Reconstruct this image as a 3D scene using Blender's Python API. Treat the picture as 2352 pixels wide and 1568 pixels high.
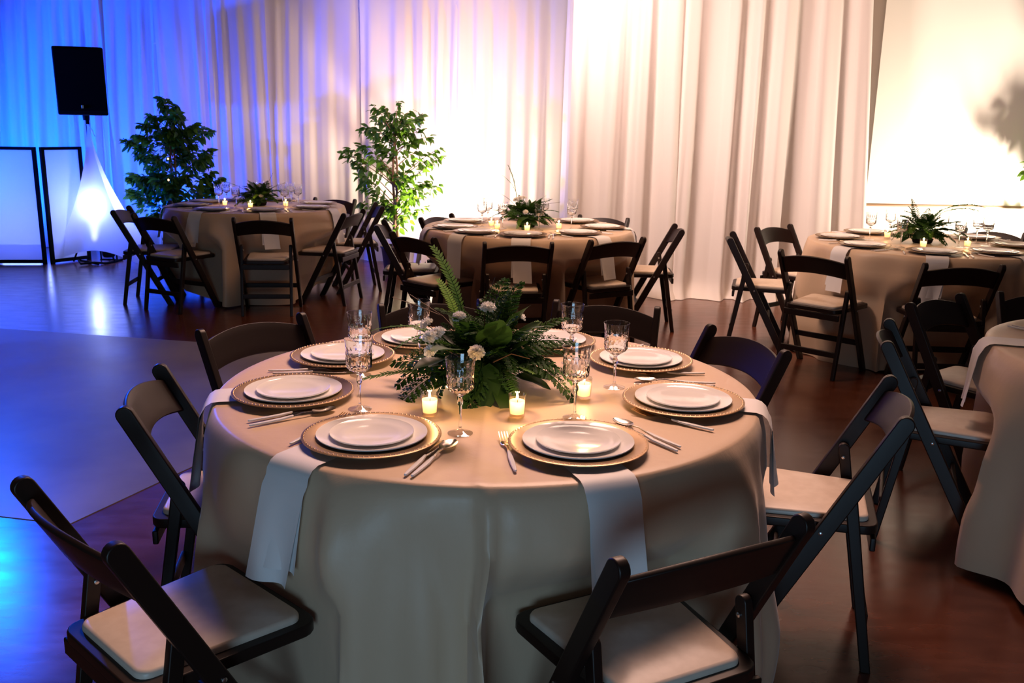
import bpy, bmesh, math, random
from math import sin, cos, pi, radians as R
from mathutils import Vector, Matrix, noise

# ------------------------------------------------------------------ clear
for o in list(bpy.data.objects):
    bpy.data.objects.remove(o)
SC = bpy.context.scene
COL = SC.collection

# ------------------------------------------------------------------ camera
PITCH, ROLL, CH = 0.2344212, -0.0183213, 1.5021
cam_d = bpy.data.cameras.new('camera')
cam_d.sensor_width = 36.0
cam_d.lens = 36.0 * 2091.63 / 2352.0
cam_d.clip_start = 0.05
cam_d.clip_end = 60
cam = bpy.data.objects.new('camera', cam_d)
COL.objects.link(cam)
f = Vector((0, cos(PITCH), -sin(PITCH)))
r0 = Vector((1, 0, 0)); d0 = f.cross(r0)
r = r0 * cos(ROLL) + d0 * sin(ROLL)
d = -r0 * sin(ROLL) + d0 * cos(ROLL)
cam.matrix_world = Matrix(((r.x, -d.x, -f.x, 0), (r.y, -d.y, -f.y, 0), (r.z, -d.z, -f.z, CH), (0, 0, 0, 1)))
SC.camera = cam
cam_d.dof.use_dof = True
cam_d.dof.focus_distance = 2.35
cam_d.dof.aperture_fstop = 14.0

# ------------------------------------------------------------------ world, colour
w = bpy.data.worlds.new('dim_room')
SC.world = w
w.use_nodes = True
w.node_tree.nodes['Background'].inputs[0].default_value = (0.85, 0.62, 0.62, 1)
w.node_tree.nodes['Background'].inputs[1].default_value = 0.036
SC.view_settings.view_transform = 'Standard'
SC.view_settings.look = 'None'
SC.view_settings.exposure = 0.0
SC.view_settings.gamma = 1.0
SC.view_settings.use_curve_mapping = False

# ------------------------------------------------------------------ lights
def aim(o, target):
    v = Vector(target) - o.location
    o.rotation_euler = v.to_track_quat('-Z', 'Y').to_euler()

def light(name, kind, loc, target, energy, color, **kw):
    l = bpy.data.lights.new(name, kind)
    l.energy = energy; l.color = color
    for k, v in kw.items(): setattr(l, k, v)
    o = bpy.data.objects.new(name, l); COL.objects.link(o)
    o.location = loc
    if target is not None: aim(o, target)
    return o

WARM = (1.0, 0.76, 0.56)
BLUE = (0.0, 0.062, 1.0)
# floor uplights washing the drapes and the white wall
light('uplight_beam_ficus', 'SPOT', (-0.82, 9.28, 0.16), (-0.78, 9.86, 1.5), 350, WARM, spot_size=R(150), spot_blend=0.9, shadow_soft_size=0.07)
light('uplight_beam_wall', 'SPOT', (4.85, 7.62, 0.16), (4.4, 8.5, 1.3), 880, (1.0, 0.80, 0.63), spot_size=R(155), spot_blend=0.9, shadow_soft_size=0.09)
light('blue_beam', 'SPOT', (-5.9, 9.75, 0.2), (-5.4, 10.6, 2.0), 620, BLUE, spot_size=R(155), spot_blend=0.8, shadow_soft_size=0.08)
light('blue_beam', 'SPOT', (-3.75, 9.98, 0.15), (-3.9, 10.35, 1.9), 230, BLUE, spot_size=R(150), spot_blend=0.8, shadow_soft_size=0.08)
light('blue_beam', 'SPOT', (-7.6, 8.2, 1.2), (-4.0, 10.3, 1.7), 2300, (0.0, 0.066, 1.0), spot_size=R(64), spot_blend=0.7, shadow_soft_size=0.12)
light('blue_beam', 'SPOT', (-4.50, 7.25, 2.38), (-1.5, 2.9, 0.0), 420, (0.0, 0.10, 1.0), spot_size=R(44), spot_blend=0.9, shadow_soft_size=0.13)  # blue spotlight on a stand out of frame, glaring on the floor
light('scrim_beam', 'SPOT', (-4.36, 9.50, 0.17), (-4.38, 9.51, 1.4), 11, (0.80, 0.82, 1.0), spot_size=R(38), spot_blend=0.8, shadow_soft_size=0.04)
light('scrim_beam', 'POINT', (-4.38, 9.53, 0.60), None, 24, (0.38, 0.48, 1.0), shadow_soft_size=0.08)  # added fill without a fixture, whitens the upper scrim fabric
light('booth_beam', 'AREA', (-5.5, 10.0, 0.35), (-5.45, 9.28, 0.65), 10, (0.24, 0.34, 1.0), size=0.6)
light('booth_beam', 'AREA', (-5.1, 10.0, 0.35), (-4.7, 9.5, 0.65), 4, (0.30, 0.36, 1.0), size=0.3)
# room light: added warm fills above tables and drapes, cool window behind the camera
light('warm_fill_area', 'AREA', (1.4, 6.6, 4.2), (1.2, 6.9, 0.0), 50, (1.0, 0.56, 0.32), shape='RECTANGLE', size=5.0, size_y=1.6, spread=R(95))
light('warm_fill_area', 'AREA', (0.4, 4.6, 3.7), (-0.05, 2.5, 0.76), 31, (1.0, 0.60, 0.46), shape='RECTANGLE', size=2.0, size_y=0.8, spread=R(62))
light('warm_fill_area', 'AREA', (-1.0, 5.2, 3.9), (2.0, 8.1, 1.5), 58, (1.0, 0.70, 0.60), shape='RECTANGLE', size=0.9, size_y=0.7, spread=R(75))
light('warm_fill_area', 'AREA', (0.6, 5.6, 3.9), (-0.9, 10.0, 1.6), 36, (1.0, 0.64, 0.58), shape='RECTANGLE', size=2.0, size_y=0.6, spread=R(46))
light('window_light', 'AREA', (-0.4, -2.2, 0.75), (-0.3, 2.0, 0.45), 40, (0.40, 0.70, 1.0), shape='RECTANGLE', size=1.3, size_y=1.1)

# ------------------------------------------------------------------ materials
def mat(name, base=(.5, .5, .5), rough=.5, metal=0, spec=.5, **kw):
    m = bpy.data.materials.new(name); m.use_nodes = True
    b = m.node_tree.nodes['Principled BSDF']
    b.inputs['Base Color'].default_value = (*base, 1)
    b.inputs['Roughness'].default_value = rough
    b.inputs['Metallic'].default_value = metal
    b.inputs['Specular IOR Level'].default_value = spec
    for k, v in kw.items():
        b.inputs[k.replace('_', ' ')].default_value = v
    return m

def nodes(m): return m.node_tree.nodes, m.node_tree.links, m.node_tree.nodes['Principled BSDF']

def add_noise(m, scale, detail=4, bump=0.0, dist=0.01, c1=None, c2=None, stretch=(1, 1, 1), rough=None, coords='Object', ramp=(0.35, 0.65)):
    N, L, b = nodes(m)
    tc = N.new('ShaderNodeTexCoord'); mp = N.new('ShaderNodeMapping')
    mp.inputs['Scale'].default_value = stretch
    L.new(tc.outputs[coords], mp.inputs[0])
    nz = N.new('ShaderNodeTexNoise'); nz.inputs['Scale'].default_value = scale; nz.inputs['Detail'].default_value = detail
    L.new(mp.outputs[0], nz.inputs['Vector'])
    if c1:
        cr = N.new('ShaderNodeValToRGB')
        cr.color_ramp.elements[0].position = ramp[0]; cr.color_ramp.elements[1].position = ramp[1]
        cr.color_ramp.elements[0].color = (*c1, 1); cr.color_ramp.elements[1].color = (*c2, 1)
        L.new(nz.outputs['Fac'], cr.inputs[0]); L.new(cr.outputs[0], b.inputs['Base Color'])
    if rough:
        mr = N.new('ShaderNodeMapRange'); mr.inputs[3].default_value = rough[0]; mr.inputs[4].default_value = rough[1]
        L.new(nz.outputs['Fac'], mr.inputs[0]); L.new(mr.outputs[0], b.inputs['Roughness'])
    if bump:
        bp = N.new('ShaderNodeBump'); bp.inputs['Strength'].default_value = bump; bp.inputs['Distance'].default_value = dist
        L.new(nz.outputs['Fac'], bp.inputs['Height']); L.new(bp.outputs[0], b.inputs['Normal'])
    return m

M = {}
M['floor'] = add_noise(mat('stained_floor', rough=.24, spec=.9), 5, 6, 0.035, 0.01, (.085, .022, .010), (.12, .036, .018), (1.2, 3, 1), rough=(.17, .30))
M['dance'] = add_noise(mat('grey_floor', rough=.35, spec=.4), 3, 5, 0.05, 0.005, (.22, .20, .22), (.29, .27, .28), rough=(.25, .45))
M['resin'] = add_noise(mat('dark_resin', (.016, .008, .006), .42, spec=.35), 60, 2, .04, .001)
M['pad'] = add_noise(mat('ivory_vinyl', (.72, .64, .54), .38), 30, 3, .08, .002, (.66, .54, .44), (.72, .60, .50))
M['steel'] = mat('steel', (.6, .6, .6), .3, 1)
M['cloth'] = mat('champagne_satin', (.64, .46, .31), .42, spec=.4, Sheen_Weight=.25, Sheen_Roughness=.4)
M['napkin'] = add_noise(mat('white_satin', (.80, .78, .78), .55, Sheen_Weight=.2), 500, 2, .1, .001)
M['porcelain'] = mat('porcelain', (.86, .84, .82), .12)
M['charger'] = add_noise(mat('gold_charger', (.32, .21, .115), .32, .75), 30, 2, .03, .001, rough=(.28, .42))
M['gold'] = mat('gold_metal', (.80, .56, .28), .2, 1)
M['silver'] = mat('blade_metal', (.70, .62, .54), .22, 1)
M['white_handle'] = mat('white_handle', (.82, .80, .80), .25)
M['black'] = mat('black_plastic', (.005, .005, .006), .7, spec=.1)
M['black_metal'] = mat('black_metal', (.004, .004, .005), .8, 0, spec=.05)
M['bark'] = add_noise(mat('bark', rough=.8), 14, 4, .6, .01, (.10, .05, .025), (.26, .15, .08), (1, 1, .2))
M['pot'] = mat('pot', (.03, .02, .015), .5)
M['moss'] = add_noise(mat('moss', rough=.9), 40, 4, .5, .02, (.02, .03, .01), (.06, .07, .03))
M['leaf'] = mat('ficus_leaf', (.022, .062, .011), .45, spec=.3)
M['salal'] = mat('salal_leaf', (.016, .045, .008), .40)
M['fern'] = mat('fern_green', (.040, .12, .018), .65, spec=.25)
M['fern_dark'] = mat('leatherleaf_green', (.018, .060, .011), .7, spec=.2)
M['twig'] = mat('twig', (.10, .045, .02), .7)
M['petal'] = mat('white_petal', (.88, .86, .80), .6)
M['foam'] = mat('floral_foam', (.02, .06, .02), .9)
M['white_wall'] = add_noise(mat('white_wall', rough=.65), 3, 4, .05, .003, (.80, .75, .68), (.84, .80, .74))
M['screen'] = mat('screen_fabric', (.86, .82, .76), .7)
M['bar'] = mat('screen_bar', (.30, .19, .11), .5)
M['wood_table'] = mat('table_wood', (.35, .22, .12), .5)
M['badge'] = mat('badge', (.35, .33, .3), .35, .8)
M['wick'] = mat('wick', (.05, .03, .02), .9)
M['paper'] = mat('paper', (.8, .8, .8), .7)
# veins and translucency for leaves, petals, wax
def translucent(m, tcol, fac):
    N, L, b = nodes(m)
    out = N['Material Output']
    t = N.new('ShaderNodeBsdfTranslucent'); t.inputs[0].default_value = (*tcol, 1)
    mx = N.new('ShaderNodeMixShader'); mx.inputs[0].default_value = fac
    L.new(b.outputs[0], mx.inputs[1]); L.new(t.outputs[0], mx.inputs[2]); L.new(mx.outputs[0], out.inputs[0])
    return m
translucent(M['leaf'], (.20, .45, .03), .35)
translucent(M['salal'], (.06, .16, .02), .15)
translucent(M['fern'], (.25, .50, .05), .35)
translucent(M['fern_dark'], (.08, .22, .02), .2)
translucent(M['petal'], (.9, .85, .75), .3)
M['drape'] = translucent(add_noise(mat('white_drape', (.80, .76, .74), .8, Sheen_Weight=.1), 250, 2, .08, .001), (.85, .82, .80), .28)
M['drape_heavy'] = translucent(add_noise(mat('white_heavy_drape', (.80, .75, .72), .75, Sheen_Weight=.1), 12, 5, .12, .01, stretch=(1, 1, .35)), (.85, .82, .80), .10)
M['lycra'] = translucent(mat('white_lycra', (.85, .85, .88), .7), (.95, .95, 1.0), .65)
M['wax'] = translucent(mat('wax', (.95, .86, .70), .5), (.98, .86, .66), .6)
M['glass'] = mat('cut_glass', (1, 1, 1), .02, Transmission_Weight=1.0, IOR=1.47)
def emis(name, col, s):
    m = bpy.data.materials.new(name); m.use_nodes = True
    N = m.node_tree.nodes; N.clear()
    e = N.new('ShaderNodeEmission'); e.inputs[0].default_value = (*col, 1); e.inputs[1].default_value = s
    o = N.new('ShaderNodeOutputMaterial'); m.node_tree.links.new(e.outputs[0], o.inputs[0])
    return m
M['flame'] = emis('flame', (1.0, .72, .34), 14)
M['lens'] = emis('lamp_lens', (1.0, .85, .65), 6)
M['lens_blue'] = emis('lamp_lens_blue', (.1, .2, 1.0), 6)
M['speck'] = emis('small_speck', (1.0, .55, .22), 5)
def thin_glass():
    m = bpy.data.materials.new('thin_glass'); m.use_nodes = True
    N = m.node_tree.nodes; L = m.node_tree.links; N.clear()
    t = N.new('ShaderNodeBsdfTransparent'); t.inputs[0].default_value = (.96, .95, .94, 1)
    g = N.new('ShaderNodeBsdfGlossy'); g.inputs['Roughness'].default_value = .05
    lw = N.new('ShaderNodeLayerWeight'); lw.inputs[0].default_value = .35
    pw = N.new('ShaderNodeMath'); pw.operation = 'MULTIPLY_ADD'; pw.inputs[1].default_value = .45; pw.inputs[2].default_value = .04
    L.new(lw.outputs['Facing'], pw.inputs[0])
    mx = N.new('ShaderNodeMixShader'); o = N.new('ShaderNodeOutputMaterial')
    L.new(pw.outputs[0], mx.inputs[0]); L.new(t.outputs[0], mx.inputs[1]); L.new(g.outputs[0], mx.inputs[2]); L.new(mx.outputs[0], o.inputs[0])
    return m
M['thin_glass'] = thin_glass()
# ironed creases and slub on the satin
def satin():
    m = M['cloth']; N, L, b = nodes(m)
    tc = N.new('ShaderNodeTexCoord')
    nz = N.new('ShaderNodeTexNoise'); nz.inputs['Scale'].default_value = 7; nz.inputs['Detail'].default_value = 5
    mp = N.new('ShaderNodeMapping'); mp.inputs['Scale'].default_value = (1, 1, .6); L.new(tc.outputs['Object'], mp.inputs[0]); L.new(mp.outputs[0], nz.inputs['Vector'])
    nf = N.new('ShaderNodeTexNoise'); nf.inputs['Scale'].default_value = 60; nf.inputs['Detail'].default_value = 3
    mp2 = N.new('ShaderNodeMapping'); mp2.inputs['Scale'].default_value = (1, 8, 1); L.new(tc.outputs['Object'], mp2.inputs[0]); L.new(mp2.outputs[0], nf.inputs['Vector'])
    a = N.new('ShaderNodeBump'); a.inputs['Strength'].default_value = .35; a.inputs['Distance'].default_value = .012
    c = N.new('ShaderNodeBump'); c.inputs['Strength'].default_value = .10; c.inputs['Distance'].default_value = .002
    L.new(nz.outputs['Fac'], a.inputs['Height']); L.new(nf.outputs['Fac'], c.inputs['Height'])
    L.new(a.outputs[0], c.inputs['Normal']); L.new(c.outputs[0], b.inputs['Normal'])
satin()

# ------------------------------------------------------------------ mesh helpers
class MB:
    def __init__(s): s.v = []; s.f = []
    def add(s, vs, fs, T=None):
        n = len(s.v)
        s.v += [tuple(T @ Vector(v)) if T else tuple(v) for v in vs]
        s.f += [tuple(i + n for i in q) for q in fs]
        return s
    def box(s, c, size, T=None):
        x, y, z = [a / 2 for a in size]
        vs = [(c[0] + i * x, c[1] + j * y, c[2] + k * z) for i in (-1, 1) for j in (-1, 1) for k in (-1, 1)]
        return s.add(vs, [(0, 1, 3, 2), (4, 6, 7, 5), (0, 4, 5, 1), (2, 3, 7, 6), (0, 2, 6, 4), (1, 5, 7, 3)], T)
    def prism(s, poly, a0, a1, axis='y', T=None):
        n = len(poly)
        def P(u, v, t): return {'y': (u, t, v), 'z': (u, v, t), 'x': (t, u, v)}[axis]
        vs = [P(u, v, a0) for u, v in poly] + [P(u, v, a1) for u, v in poly]
        fs = [tuple(range(n))[::-1], tuple(range(n, 2 * n))] + [(i, (i + 1) % n, n + (i + 1) % n, n + i) for i in range(n)]
        return s.add(vs, fs, T)
    def lathe(s, prof, seg=24, T=None, mod=None, closed=False):
        vs = []; fs = []
        for j, (rr, z) in enumerate(prof):
            for i in range(seg):
                a = 2 * pi * i / seg
                q = rr * (mod(a, j) if mod else 1)
                vs.append((q * cos(a), q * sin(a), z))
        for j in range(len(prof) - 1):
            for i in range(seg):
                k = (i + 1) % seg
                fs.append((j * seg + i, j * seg + k, (j + 1) * seg + k, (j + 1) * seg + i))
        if prof[0][0] > 1e-5 and closed: fs.append(tuple(range(seg))[::-1])
        if prof[-1][0] > 1e-5 and closed: fs.append(tuple((len(prof) - 1) * seg + i for i in range(seg)))
        return s.add(vs, fs, T)
    def tube(s, pts, rad, seg=6, cap=True):
        pts = [Vector(p) for p in pts]; n = len(pts)
        rads = rad if isinstance(rad, (list, tuple)) else [rad] * n
        vs = []; fs = []
        for i, p in enumerate(pts):
            t = (pts[min(i + 1, n - 1)] - pts[max(i - 1, 0)])
            t.normalize()
            u = t.cross(Vector((0, 0, 1)))
            if u.length < .1: u = t.cross(Vector((1, 0, 0)))
            u.normalize(); w_ = t.cross(u)
            for k in range(seg):
                a = 2 * pi * k / seg
                vs.append(tuple(p + (u * cos(a) + w_ * sin(a)) * rads[i]))
        for i in range(n - 1):
            for k in range(seg):
                fs.append((i * seg + k, i * seg + (k + 1) % seg, (i + 1) * seg + (k + 1) % seg, (i + 1) * seg + k))
        if cap: fs += [tuple(range(seg))[::-1], tuple((n - 1) * seg + k for k in range(seg))]
        return s.add(vs, fs)
    def grid(s, fn, nu, nv, wrap=False):
        vs = [fn(i / (nu if wrap else nu - 1), j / (nv - 1)) for j in range(nv) for i in range(nu)]
        fs = []
        for j in range(nv - 1):
            for i in range(nu if wrap else nu - 1):
                k = (i + 1) % nu
                fs.append((j * nu + i, j * nu + k, (j + 1) * nu + k, (j + 1) * nu + i))
        return s.add(vs, fs)
    def mesh(s, name, m, smooth=True, bevel=0, seg=2, angle=40, recalc=True, solid=0):
        me = bpy.data.meshes.new(name)
        me.from_pydata(s.v, [], s.f)
        bm = bmesh.new(); bm.from_mesh(me)
        bmesh.ops.remove_doubles(bm, verts=bm.verts, dist=1e-6)
        if recalc: bmesh.ops.recalc_face_normals(bm, faces=bm.faces)
        if solid:
            g = bm.faces[:]
            bmesh.ops.solidify(bm, geom=g, thickness=solid)
        if bevel:
            es = [e for e in bm.edges if len(e.link_faces) == 2 and e.calc_face_angle(0) > R(30)]
            bmesh.ops.bevel(bm, geom=es, offset=bevel, segments=seg, profile=.5, affect='EDGES', clamp_overlap=True)
        if smooth:
            lim = R(angle)
            for fc in bm.faces: fc.smooth = True
            for e in bm.edges:
                if len(e.link_faces) == 2 and e.calc_face_angle(0) > lim: e.smooth = False
        cn = None
        if bevel and smooth:
            for e in bm.edges: e.smooth = True
            bm.normal_update()
            cn = []
            for v in bm.verts:
                nn = Vector((0, 0, 0))
                for fc in v.link_faces: nn += fc.normal * fc.calc_area()
                cn.append(nn.normalized())
        bm.to_mesh(me); bm.free()
        if cn: me.normals_split_custom_set_from_vertices(cn)
        me.materials.append(M[m] if isinstance(m, str) else m)
        return me

def obj(name, me, parent=None, loc=(0, 0, 0), rot=None):
    o = bpy.data.objects.new(name, me); COL.objects.link(o)
    if parent: o.parent = parent
    o.location = loc
    if rot is not None: o.rotation_euler = rot
    return o

def tag(o, label=None, cat=None, group=None, kind=None):
    for k, v in (('label', label), ('category', cat), ('group', group), ('kind', kind)):
        if v: o[k] = v
    return o

def thing(name, label, cat, loc=(0, 0, 0), rz=0, group=None):
    o = obj(name, None, None, loc, (0, 0, rz))
    return tag(o, label, cat, group)

def dup(root, label, loc, rz=0, group=None, scale=None):
    c = root.copy(); COL.objects.link(c)
    for ch in list(root.children):
        k = ch.copy(); COL.objects.link(k); k.parent = c
        for g in list(ch.children):
            q = g.copy(); COL.objects.link(q); q.parent = k
    c.location = loc; c.rotation_euler = (0, 0, rz)
    c['label'] = label
    if group: c['group'] = group
    if scale: c.scale = scale
    return c

class Proto:
    """first use moves the built thing itself, later uses copy it"""
    def __init__(s, build): s.build = build; s.root = None; s.used = False
    def put(s, label, loc, rz=0, group=None, scale=None):
        if s.root is None:
            s.root = s.build(); s.root.location = loc; s.root.rotation_euler = (0, 0, rz)
            s.root['label'] = label
            if group: s.root['group'] = group
            if scale: s.root.scale = scale
            return s.root
        return dup(s.root, label, loc, rz, group, scale or (1, 1, 1))

def rounded(w, h, rr, n=5):
    p = []
    for cx, cy, a0 in ((w / 2 - rr, h / 2 - rr, 0), (-w / 2 + rr, h / 2 - rr, 90), (-w / 2 + rr, -h / 2 + rr, 180), (w / 2 - rr, -h / 2 + rr, 270)):
        for i in range(n):
            a = R(a0 + 90 * i / (n - 1)); p.append((cx + rr * cos(a), cy + rr * sin(a)))
    return p

def fb(x, y=0, z=0): return noise.noise(Vector((x, y, z)))

# ------------------------------------------------------------------ room shell
m = MB(); m.box((0, 5.5, -.05), (17, 16, .1)); tag(obj('floor', m.mesh('floor', 'floor', False)), 'glossy dark red-brown stained floor', kind='structure')
p1 = Vector((-1.66, 3.18)); p2 = Vector((-.566, 5.78)); dl = Vector((-1.48, .29)).normalized()
q = [p1, p2, p2 + dl * 6, p1 + dl * 5]
m = MB(); m.prism([(a.x, a.y) for a in q], 0.0, 0.003, 'z'); tag(obj('dance_floor', m.mesh('dance_floor', 'dance', False)), 'pale grey dance floor section let into the brown floor', kind='structure')
m = MB(); m.box((-2.2, 11.6, 1.9), (12.6, .1, 3.8)); tag(obj('wall_back', m.mesh('wall_back', 'white_wall', False)), kind='structure')
m = MB(); m.box((5.6, 8.62, 1.9), (5.4, .12, 3.8)); tag(obj('wall_right', m.mesh('wall_right', 'white_wall', False)), 'plain white wall lit from below', kind='structure')

# ------------------------------------------------------------------ drapes
def drape(x0, y0, x1, y1, ztop, nf, amp, seed, m_, shear=0., header=None, puddle=0.06, nu=None, nv=26, irr=.5, label='', gname='', vdep=.3, harm=.45, taper=0.):
    L_ = math.hypot(x1 - x0, y1 - y0); ux, uy = (x1 - x0) / L_, (y1 - y0) / L_
    nx, ny = uy, -ux          # towards the camera
    nu = nu or int(nf * 12)
    def fn(u, v):
        z = ztop * v
        s = u * L_ * (1 - taper * v)
        t = 1 - v
        uu = u * nf + seed * 3.7 + shear * t + irr * fb(u * nf * .5 + seed, v * vdep, seed)
        a = sin(2 * pi * uu)
        a = math.copysign(abs(a) ** .75, a)
        b = harm * sin(2 * pi * uu * 2.27 + 1.3 * seed + 1.2 * t) * (.6 + .8 * fb(u * 3, t * 1.4, seed + 5))
        A = amp * (.55 + .7 * t) * (.75 + .9 * abs(fb(u * nf * .33 + 9, v * .6, seed)))
        if header and z > header - .05:
            k = min(1, (z - header + .05) / .05); k = math.sin(pi * min(k, 1) * .5)
            A *= (1 - .72 * k) if z < header + .02 else .8
        off = A * (a + b) + .05 * fb(u * 1.5, v * 1.3, seed + 11)
        if t > .955:
            k = (t - .955) / .045
            off += puddle * k * k * (.6 + 1.0 * abs(fb(u * nf * .7, 2, seed)))
            z = max(.004, z - .02 * k)
        return (x0 + ux * s + nx * off, y0 + uy * s + ny * off, z)
    mb = MB(); mb.grid(fn, nu, nv)
    me = mb.mesh('drape', m_, recalc=False)
    o = obj(gname, me)
    tag(o, label, 'curtain', 'white pipe and drape panels along the back')
    return o

xa, ya, xb, yb = -6.9, 10.93, .46, 9.72
cuts = [-6.9, -5.75, -4.62, -3.90, -2.72, -1.62, -.62, .46]
labs = ['blue-lit white drape panel beyond the frame side of the light booth', 'blue-lit drape panel behind the glowing booth panels', 'blue-lit drape panel between the loudspeaker and the dark ficus',
        'pinkish drape with blue fold edges behind the dark ficus', 'fine-pleated pale pink drape between the two ficus trees', 'fine-pleated drape directly behind the slender uplit ficus', 'brightest white drape just beside the slender ficus uplight']
for i in range(7):
    c0, c1 = cuts[i], cuts[i + 1]
    f0 = lambda x: ya + (yb - ya) * (x - xa) / (xb - xa)
    drape(c0 - .04, f0(c0) - .03 * (i % 2), c1 + .04, f0(c1) - .03 * (i % 2), 2.80, (c1 - c0) * (6.2 if i < 4 else 5.0), (.030, .030, .026, .015, .014, .020, .026)[i], i + 1.3, 'drape',
          shear=(.9, .8, .7, -.3, .2, .1, .1)[i], header=2.70, label=labs[i], gname='drape', puddle=.03)
labs = ['shaded return drape where the heavy panels meet the sheer ones', 'heavy wrinkled drape behind the far right of the middle table', 'heavy smooth drape reaching the open floor between two tables', 'heavy drape panel ending at the white wall']
drape(.50, 9.66, .52, 8.16, 3.3, 3.0, .03, 20.2, 'drape_heavy', label=labs[0], gname='drape')
hc = [.50, 1.42, 2.30, 3.10]
for i in range(3):
    drape(hc[i] - .03, 8.14 - .02 * i, hc[i + 1] + .04, 8.10 - .02 * i, 3.3, (hc[i + 1] - hc[i]) * 4.0, .050, 30.3 + i * 2.1, 'drape_heavy', irr=.8, vdep=.16, harm=.32,
          label=labs[i + 1], gname='drape', puddle=.10, nu=110, nv=40, shear=.05 * (i - 1), taper=(0, 0, .26)[i])
# rails that carry the drapes
m = MB(); m.tube([(-7, 11.0, 2.735), (.5, 9.78, 2.735)], .02, 8)
tag(obj('drape_rail', m.mesh('rail', 'steel')), 'thin metal rail inside the header of the sheer drapes', 'rail')
m = MB(); m.tube([(.5, 8.24, 3.28), (3.25, 8.18, 3.28)], .02, 8)
tag(obj('drape_rail', m.mesh('rail', 'steel')), 'upper metal rail carrying the heavy drapes above the frame', 'rail')

# projection screen on the white wall
t = thing('projection_screen', 'white roll-down screen on the wall with a slim tan bottom bar', 'screen', (4.83, 8.50, 0))
m = MB(); m.box((0, 0, 2.27), (3.18, .006, 2.86)); obj('screen_sheet', m.mesh('sheet', 'screen', False), t)
m = MB(); m.tube([(-1.6, 0, .835), (1.6, 0, .835)], .013, 8); obj('bottom_bar', m.mesh('bar', 'bar'), t)
m = MB(); m.box((0, .02, 3.72), (3.3, .09, .1)); obj('case', m.mesh('case', 'white_handle', bevel=.01), t)
t.rotation_euler = (0, 0, 0)

# ------------------------------------------------------------------ folding chair
def chair_meshes():
    C = {}
    ang = math.atan2(.185 + .213, .752)
    dx, dz = -sin(ang), cos(ang)          # up the bar
    px_, pz_ = cos(ang), sin(ang)         # across the bar
    def bar(x0, ztop_len, w, y0, y1, ddx, ddz, foot=True, w2=None):
        ax, az = ddx, ddz; bx, bz = ddz, -ddx
        w2 = w2 or w
        h = w / 2
        poly = []
        # foot cut flat on the floor
        tl = ax / az if az else 0
        poly.append((x0 - w2 / 2 / az, 0)); poly.append((x0 + w2 / 2 / az, 0))
        cx, cz = x0 + ax * ztop_len, az * ztop_len
        base = math.atan2(bz, bx)
        for i in range(9):
            a = base + pi * i / 8
            poly.append((cx + h * cos(a), cz + h * sin(a)))
        return MB().prism(poly, y0, y1, 'y')
    L_ = .752 / dz
    for s, k in ((1, 'fl'), (-1, 'fr')):
        y0, y1 = (.203, .228) if s > 0 else (-.228, -.203)
        C[k] = bar(.185, L_, .046, y0, y1, dx, dz).mesh('leg', 'resin', bevel=.004)
    a2 = math.atan2(.19 - .098, .545)
    ex, ez = sin(a2), cos(a2)
    for s, k in ((1, 'rl'), (-1, 'rr')):
        y0, y1 = (.176, .199) if s > 0 else (-.199, -.176)
        C[k] = bar(-.19, .535 / ez, .034, y0, y1, ex, ez, w2=.028).mesh('leg', 'resin', bevel=.004)
    # backrest: curved slat
    def slat(u, v):
        y = (u - .5) * .408
        k = 1 - (2 * u - 1) ** 2
        zt = .728 + .030 * k; zb = .628 + .024 * k
        z = zb + (zt - zb) * v
        x = .185 - z * (.398 / .752) - .030 * k
        return (x, y, z)
    C['backrest'] = MB().grid(slat, 17, 5).mesh('backrest', 'resin', solid=.014, bevel=.003, seg=1)
    # seat frame and pad (trapezoid with rounded corners)
    def seat_poly(x0, x1, w0, w1, rr, n=5):
        pts = []
        cs = [(x1, w1, 0), (x0, w0, 1), (x0, -w0, 2), (x1, -w1, 3)]
        for (cx, cy, q_) in cs:
            sx = 1 if cx == x1 else -1; sy = 1 if cy > 0 else -1
            ccx, ccy = cx - sx * rr, cy - sy * rr
            st = {0: 0, 1: 90, 2: 180, 3: 270}[q_]
            for i in range(n):
                a = R(st + 90 * i / (n - 1)); pts.append((ccx + rr * cos(a), ccy + rr * sin(a)))
        return pts
    C['frame'] = MB().prism(seat_poly(-.185, .222, .174, .200, .04), .408, .436, 'z').mesh('seat_frame', 'resin', bevel=.005)
    base = seat_poly(-.160, .197, .146, .174, .03, 6); n = len(base)
    mb = MB(); lay = [(1, .434), (1, .444), (.985, .4495), (.95, .452), (.5, .4545)]
    vs = []
    for sc, z in lay:
        vs += [((x - .02) * sc + .02, y * sc, z) for x, y in base]
    vs.append((.02, 0, .455)); fs = []
    for j in range(len(lay) - 1):
        fs += [(j * n + i, j * n + (i + 1) % n, (j + 1) * n + (i + 1) % n, (j + 1) * n + i) for i in range(n)]
    j = len(lay) - 1
    fs += [(j * n + i, j * n + (i + 1) % n, len(vs) - 1) for i in range(n)]
    C['pad'] = mb.add(vs, fs).mesh('seat', 'pad', angle=60)
    C['rail'] = MB().box((-.172, 0, .385), (.016, .36, .040)).mesh('rear_rail', 'resin', bevel=.004)
    C['str'] = MB().box((-.175, 0, .155), (.014, .36, .036)).mesh('stretcher', 'resin', bevel=.004)
    C['str2'] = MB().box((.185 - .20 * .529, 0, .20), (.014, .408, .036)).mesh('stretcher', 'resin', bevel=.004)
    rv = MB().lathe([(0, .0), (.006, .0), (.006, .0025), (.0035, .004), (0, .004)], 10)
    C['rivet'] = rv.mesh('rivet', 'steel')
    return C
CM = chair_meshes()
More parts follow.
